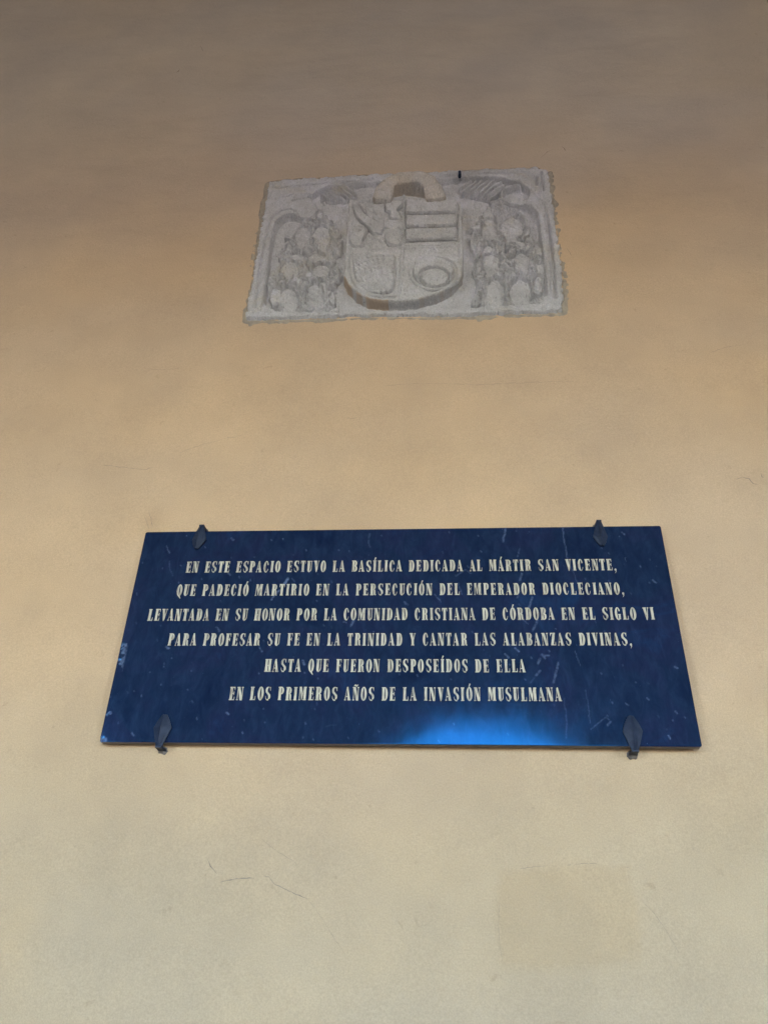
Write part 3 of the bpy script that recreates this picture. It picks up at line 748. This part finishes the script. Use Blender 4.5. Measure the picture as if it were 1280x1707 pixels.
G['A'] = ([[(.20, 1.0), (.27, 1.02), (.50, 0), (.28, 0), (.17, .86)], [(.20, 1), (.17, .86), (.06, 0), (.02, 0), (.17, .97)], rc(-.02, 0, .11, T), rc(.26, 0, .53, T), rc(.10, .27, .33, .32)], .52)
G['V'] = ([[(.02, 1), (.24, 1), (.35, .20), (.28, -.02), (.22, -.02)], [(.28, .0), (.35, .20), (.45, 1), (.41, 1), (.30, .25)], rc(-.02, 1-T, .28, 1), rc(.37, 1-T, .50, 1)], .48)
G['N'] = ([rc(.03, 0, .08, 1), rc(-.02, 0, .13, T), rc(-.02, 1-T, .20, 1), [(.05, 1), (.24, 1), (.49, 0), (.43, -.02), (.28, 0)], rc(.44, .0, .49, 1), rc(.38, 1-T, .54, 1)], .54)
G['M'] = ([rc(.03, 0, .08, 1), rc(-.02, 0, .13, T), [(.02, 1), (.22, 1), (.34, .30), (.29, .02), (.26, .02)], [(.29, .02), (.34, .30), (.46, 1), (.40, 1), (.28, .25)], rc(.42, 0, .62, 1), rc(.38, 0, .66, T), rc(.42, 1-T, .66, 1)], .67)
G['S'] = ([arcpts(.25, .74, .24, .28, 60, 185, 8)+[(.03, .60), (.20, .44), (.29, .33), (.31, .20), (.30, .10), (.42, .10)]+[(.48, .24), (.46, .40), (.30, .56), (.19, .68), (.18, .82), (.22, .94)],
          arcpts(.24, .26, .20, .28, 300, 200, 7)+[(.03, .32), (.05, .32), (.10, .14), (.20, .05), (.31, .08)], [(.30, .98), (.36, .95), (.42, .72), (.45, .72), (.45, 1.0), (.42, 1.0), (.40, .96)]], .49)
G['Y'] = ([rc(.15, 0, .35, .45), rc(.10, 0, .40, T), [(.0, 1), (.22, 1), (.35, .45), (.15, .45)], [(.35, .45), (.47, 1), (.42, 1), (.31, .52)], rc(-.03, 1-T, .26, 1), rc(.38, 1-T, .51, 1)], .48)
G['Z'] = ([[(.02, 0), (.24, 0), (.46, 1), (.24, 1)], rc(.02, 1-T, .46, 1), [(.02, .74), (.04, .74), (.11, 1-T), (.02, 1-T)], rc(.02, 0, .46, T), [(.39, T), (.46, T), (.46, .28), (.44, .28)]], .47)
G[','] = ([arcpts(.09, .07, .085, .085, 0, 360, 10)[:-1], [(.09, .02), (.17, .06), (.14, -.12), (.04, -.24), (.03, -.21), (.10, -.10)]], .18)
ACC = lambda w: [[(w/2-.05, 1.06), (w/2+.02, 1.06), (w/2+.13, 1.26), (w/2+.02, 1.28)]]
for a, b in (('Í', 'I'), ('Á', 'A'), ('Ó', 'O')): G[a] = (G[b][0]+ACC(G[b][1]), G[b][1])
G['Ñ'] = (G['N'][0]+[[(.08, 1.07), (.14, 1.18), (.22, 1.20), (.34, 1.13), (.42, 1.22), (.44, 1.16), (.36, 1.05), (.26, 1.05), (.16, 1.11)]], .54)
LET_H = 0.0375; LET_W = 0.0315
def glyph_mesh(ch):
    polys, w = G[ch]; vs_, fs = [], []
    for k, p in enumerate(polys):
        p = [(x, y) for x, y in p]
        area = sum(p[i][0]*p[(i+1) % len(p)][1]-p[(i+1) % len(p)][0]*p[i][1] for i in range(len(p)))
        if area < 0: p = p[::-1]
        yt = -0.0022-0.00004*(k % 9); b0 = len(vs_); n = len(p)
        for (x, y) in p: vs_.append((x*LET_W, yt, y*LET_H))
        for (x, y) in p: vs_.append((x*LET_W, 0.0012, y*LET_H))
        for t in tessellate_polygon([[Vector((x, y, 0)) for x, y in p]]):
            a, b, c = t
            ar = (p[b][0]-p[a][0])*(p[c][1]-p[a][1])-(p[c][0]-p[a][0])*(p[b][1]-p[a][1])
            fs.append((b0+a, b0+b, b0+c) if ar > 0 else (b0+a, b0+c, b0+b))
        for i in range(n):
            j = (i+1) % n; fs.append((b0+i, b0+n+i, b0+n+j, b0+j))
    me = bpy.data.meshes.new('letter'); me.from_pydata(vs_, [], fs); me.update(); me.materials.append(M_LETTER)
    return me
GM = {ch: glyph_mesh(ch) for ch in G}
LINES = [("EN ESTE ESPACIO ESTUVO LA BASÍLICA DEDICADA AL MÁRTIR SAN VICENTE,", 310, 1027, 954.6, 951),
         ("QUE PADECIÓ MARTIRIO EN LA PERSECUCIÓN DEL EMPERADOR DIOCLECIANO,", 294, 1040, 993.5, 991),
         ("LEVANTADA EN SU HONOR POR LA COMUNIDAD CRISTIANA DE CÓRDOBA EN EL SIGLO VI", 246, 1091, 1034.9, 1033),
         ("PARA PROFESAR SU FE EN LA TRINIDAD Y CANTAR LAS ALABANZAS DIVINAS,", 280, 1053, 1076.4, 1076.2),
         ("HASTA QUE FUERON DESPOSEÍDOS DE ELLA", 441, 876, 1120.0, 1121),
         ("EN LOS PRIMEROS AÑOS DE LA INVASIÓN MUSULMANA", 382, 936, 1167, 1169)]
SPACE = 0.33
for text, xa, xb, ya, yb in LINES:
    a = P(xa, ya); b = P(xb, yb)
    total = b[0]-a[0]
    nat = sum((G[c][1] if c != ' ' else SPACE) for c in text)*LET_W
    gap = (total-nat)/(len(text)-1)
    x = a[0]
    for c in text:
        if c == ' ': x += SPACE*LET_W+gap; continue
        o = bpy.data.objects.new('letter', GM[c]); COL.objects.link(o)
        o.parent = plaque
        z = a[1]+(b[1]-a[1])*(x-a[0])/total
        o.location = Vector((x+random.uniform(-.0004, .0004), 0.0, z+random.uniform(-.0004, .0004)))-Vector(plaque.location)
        x += G[c][1]*LET_W+gap
    print('line gap', round(gap/LET_H, 3))

# ------------------------------------------------------------------ iron clips
def clip(label, neck_px, wide_px, tip_px, wide_w, up, lean=0.0):
    """forged leaf: neck off the wall over the slab's edge, a creased kite blade lying on the face"""
    n = P(*neck_px, -0.012); w = P(*wide_px, -0.012); t = P(*tip_px, -0.009)
    sg = 1 if up else -1
    root = empty('wall_clip', (n[0], WALL_Y, n[1])); tag(root, label, 'clip', 'iron leaf clips holding the plaque')
    hw = wide_w*0.43
    # rings along the blade: (centre x, centre z, half width, y at edges, y at crease)
    rings = [(n[0], n[1], hw*0.34, -0.007, -0.013), (n[0]*.6+w[0]*.4, n[1]*.6+w[1]*.4, hw*0.62, -0.008, -0.015),
             (w[0], w[1], hw, -0.006, -0.016), (w[0]*.45+t[0]*.55, w[1]*.45+t[1]*.55, hw*0.66, -0.007, -0.014), (t[0], t[1], hw*0.26, -0.008, -0.012)]
    bm = bmesh.new(); prev = None; th = 0.0040
    for (x, z, h_, ye, yc) in rings:
        off = -0.10*h_
        loopv = [bm.verts.new(p) for p in ((x-h_, ye, z), (x-h_*.45+off, (ye*.45+yc*.55)+.001, z+.001), (x+off, yc, z), (x+h_*.5, (ye*.5+yc*.5)+.0012, z-.0005), (x+h_, ye, z),
                                          (x+h_, ye+th, z), (x, yc+th, z), (x-h_, ye+th, z))]
        if prev:
            for k in range(8): bm.faces.new((prev[k], prev[(k+1) % 8], loopv[(k+1) % 8], loopv[k]))
        else: bm.faces.new(loopv)
        prev = loopv
    bm.faces.new(prev[::-1])
    bm_obj('blade', bm, M_IRON, root)
    bm = bmesh.new()
    x, z = n; hw2 = hw*0.34; zt = 0.0045
    z0, z1 = (z-zt*0.4, z+zt) if up else (z-zt, z+zt*0.4)
    pr = [(-0.0105, hw2), (0.006, hw2*1.05), (0.024, hw2*1.25), (0.040, hw2*1.3)]
    pv = None
    for y, h_ in pr:
        lv = [bm.verts.new(p) for p in ((x-h_, y, z0), (x+h_, y, z0), (x+h_, y, z1), (x-h_, y, z1))]
        if pv:
            for k in range(4): bm.faces.new((pv[k], pv[(k+1) % 4], lv[(k+1) % 4], lv[k]))
        else: bm.faces.new(lv)
        pv = lv
    bm.faces.new(pv[::-1]); bm_obj('shank', bm, M_IRON, root)
    # lump of mortar where the shank enters the wall
    bm = bmesh.new(); bmesh.ops.create_icosphere(bm, subdivisions=3, radius=1.0)
    for v_ in bm.verts:
        f = 1+0.22*math.sin(v_.co.x*5+n[0]*9)*math.cos(v_.co.z*6+v_.co.y*4)
        v_.co = Vector((n[0]+v_.co.x*0.015*f, WALL_Y+0.001+v_.co.y*0.013*f, n[1]+sg*0.001+v_.co.z*0.0125*f))
    bm_obj('mortar_plug', bm, M_PLUG, root, True)
clip('dark iron leaf clip gripping the plaque top edge near its left corner', (336, 876), (331, 898), (327, 914), 0.052, True)
clip('dark iron leaf clip gripping the plaque top edge near its right corner', (998, 868), (1001, 893), (1004, 909), 0.050, True)
clip('iron leaf clip under the plaque bottom edge near its left corner, pointing up', (264, 1243), (270, 1212), (275, 1191), 0.058, False)
clip('iron leaf clip under the plaque bottom edge near its right corner, pointing up', (1059, 1250), (1055, 1217), (1051, 1193), 0.060, False)
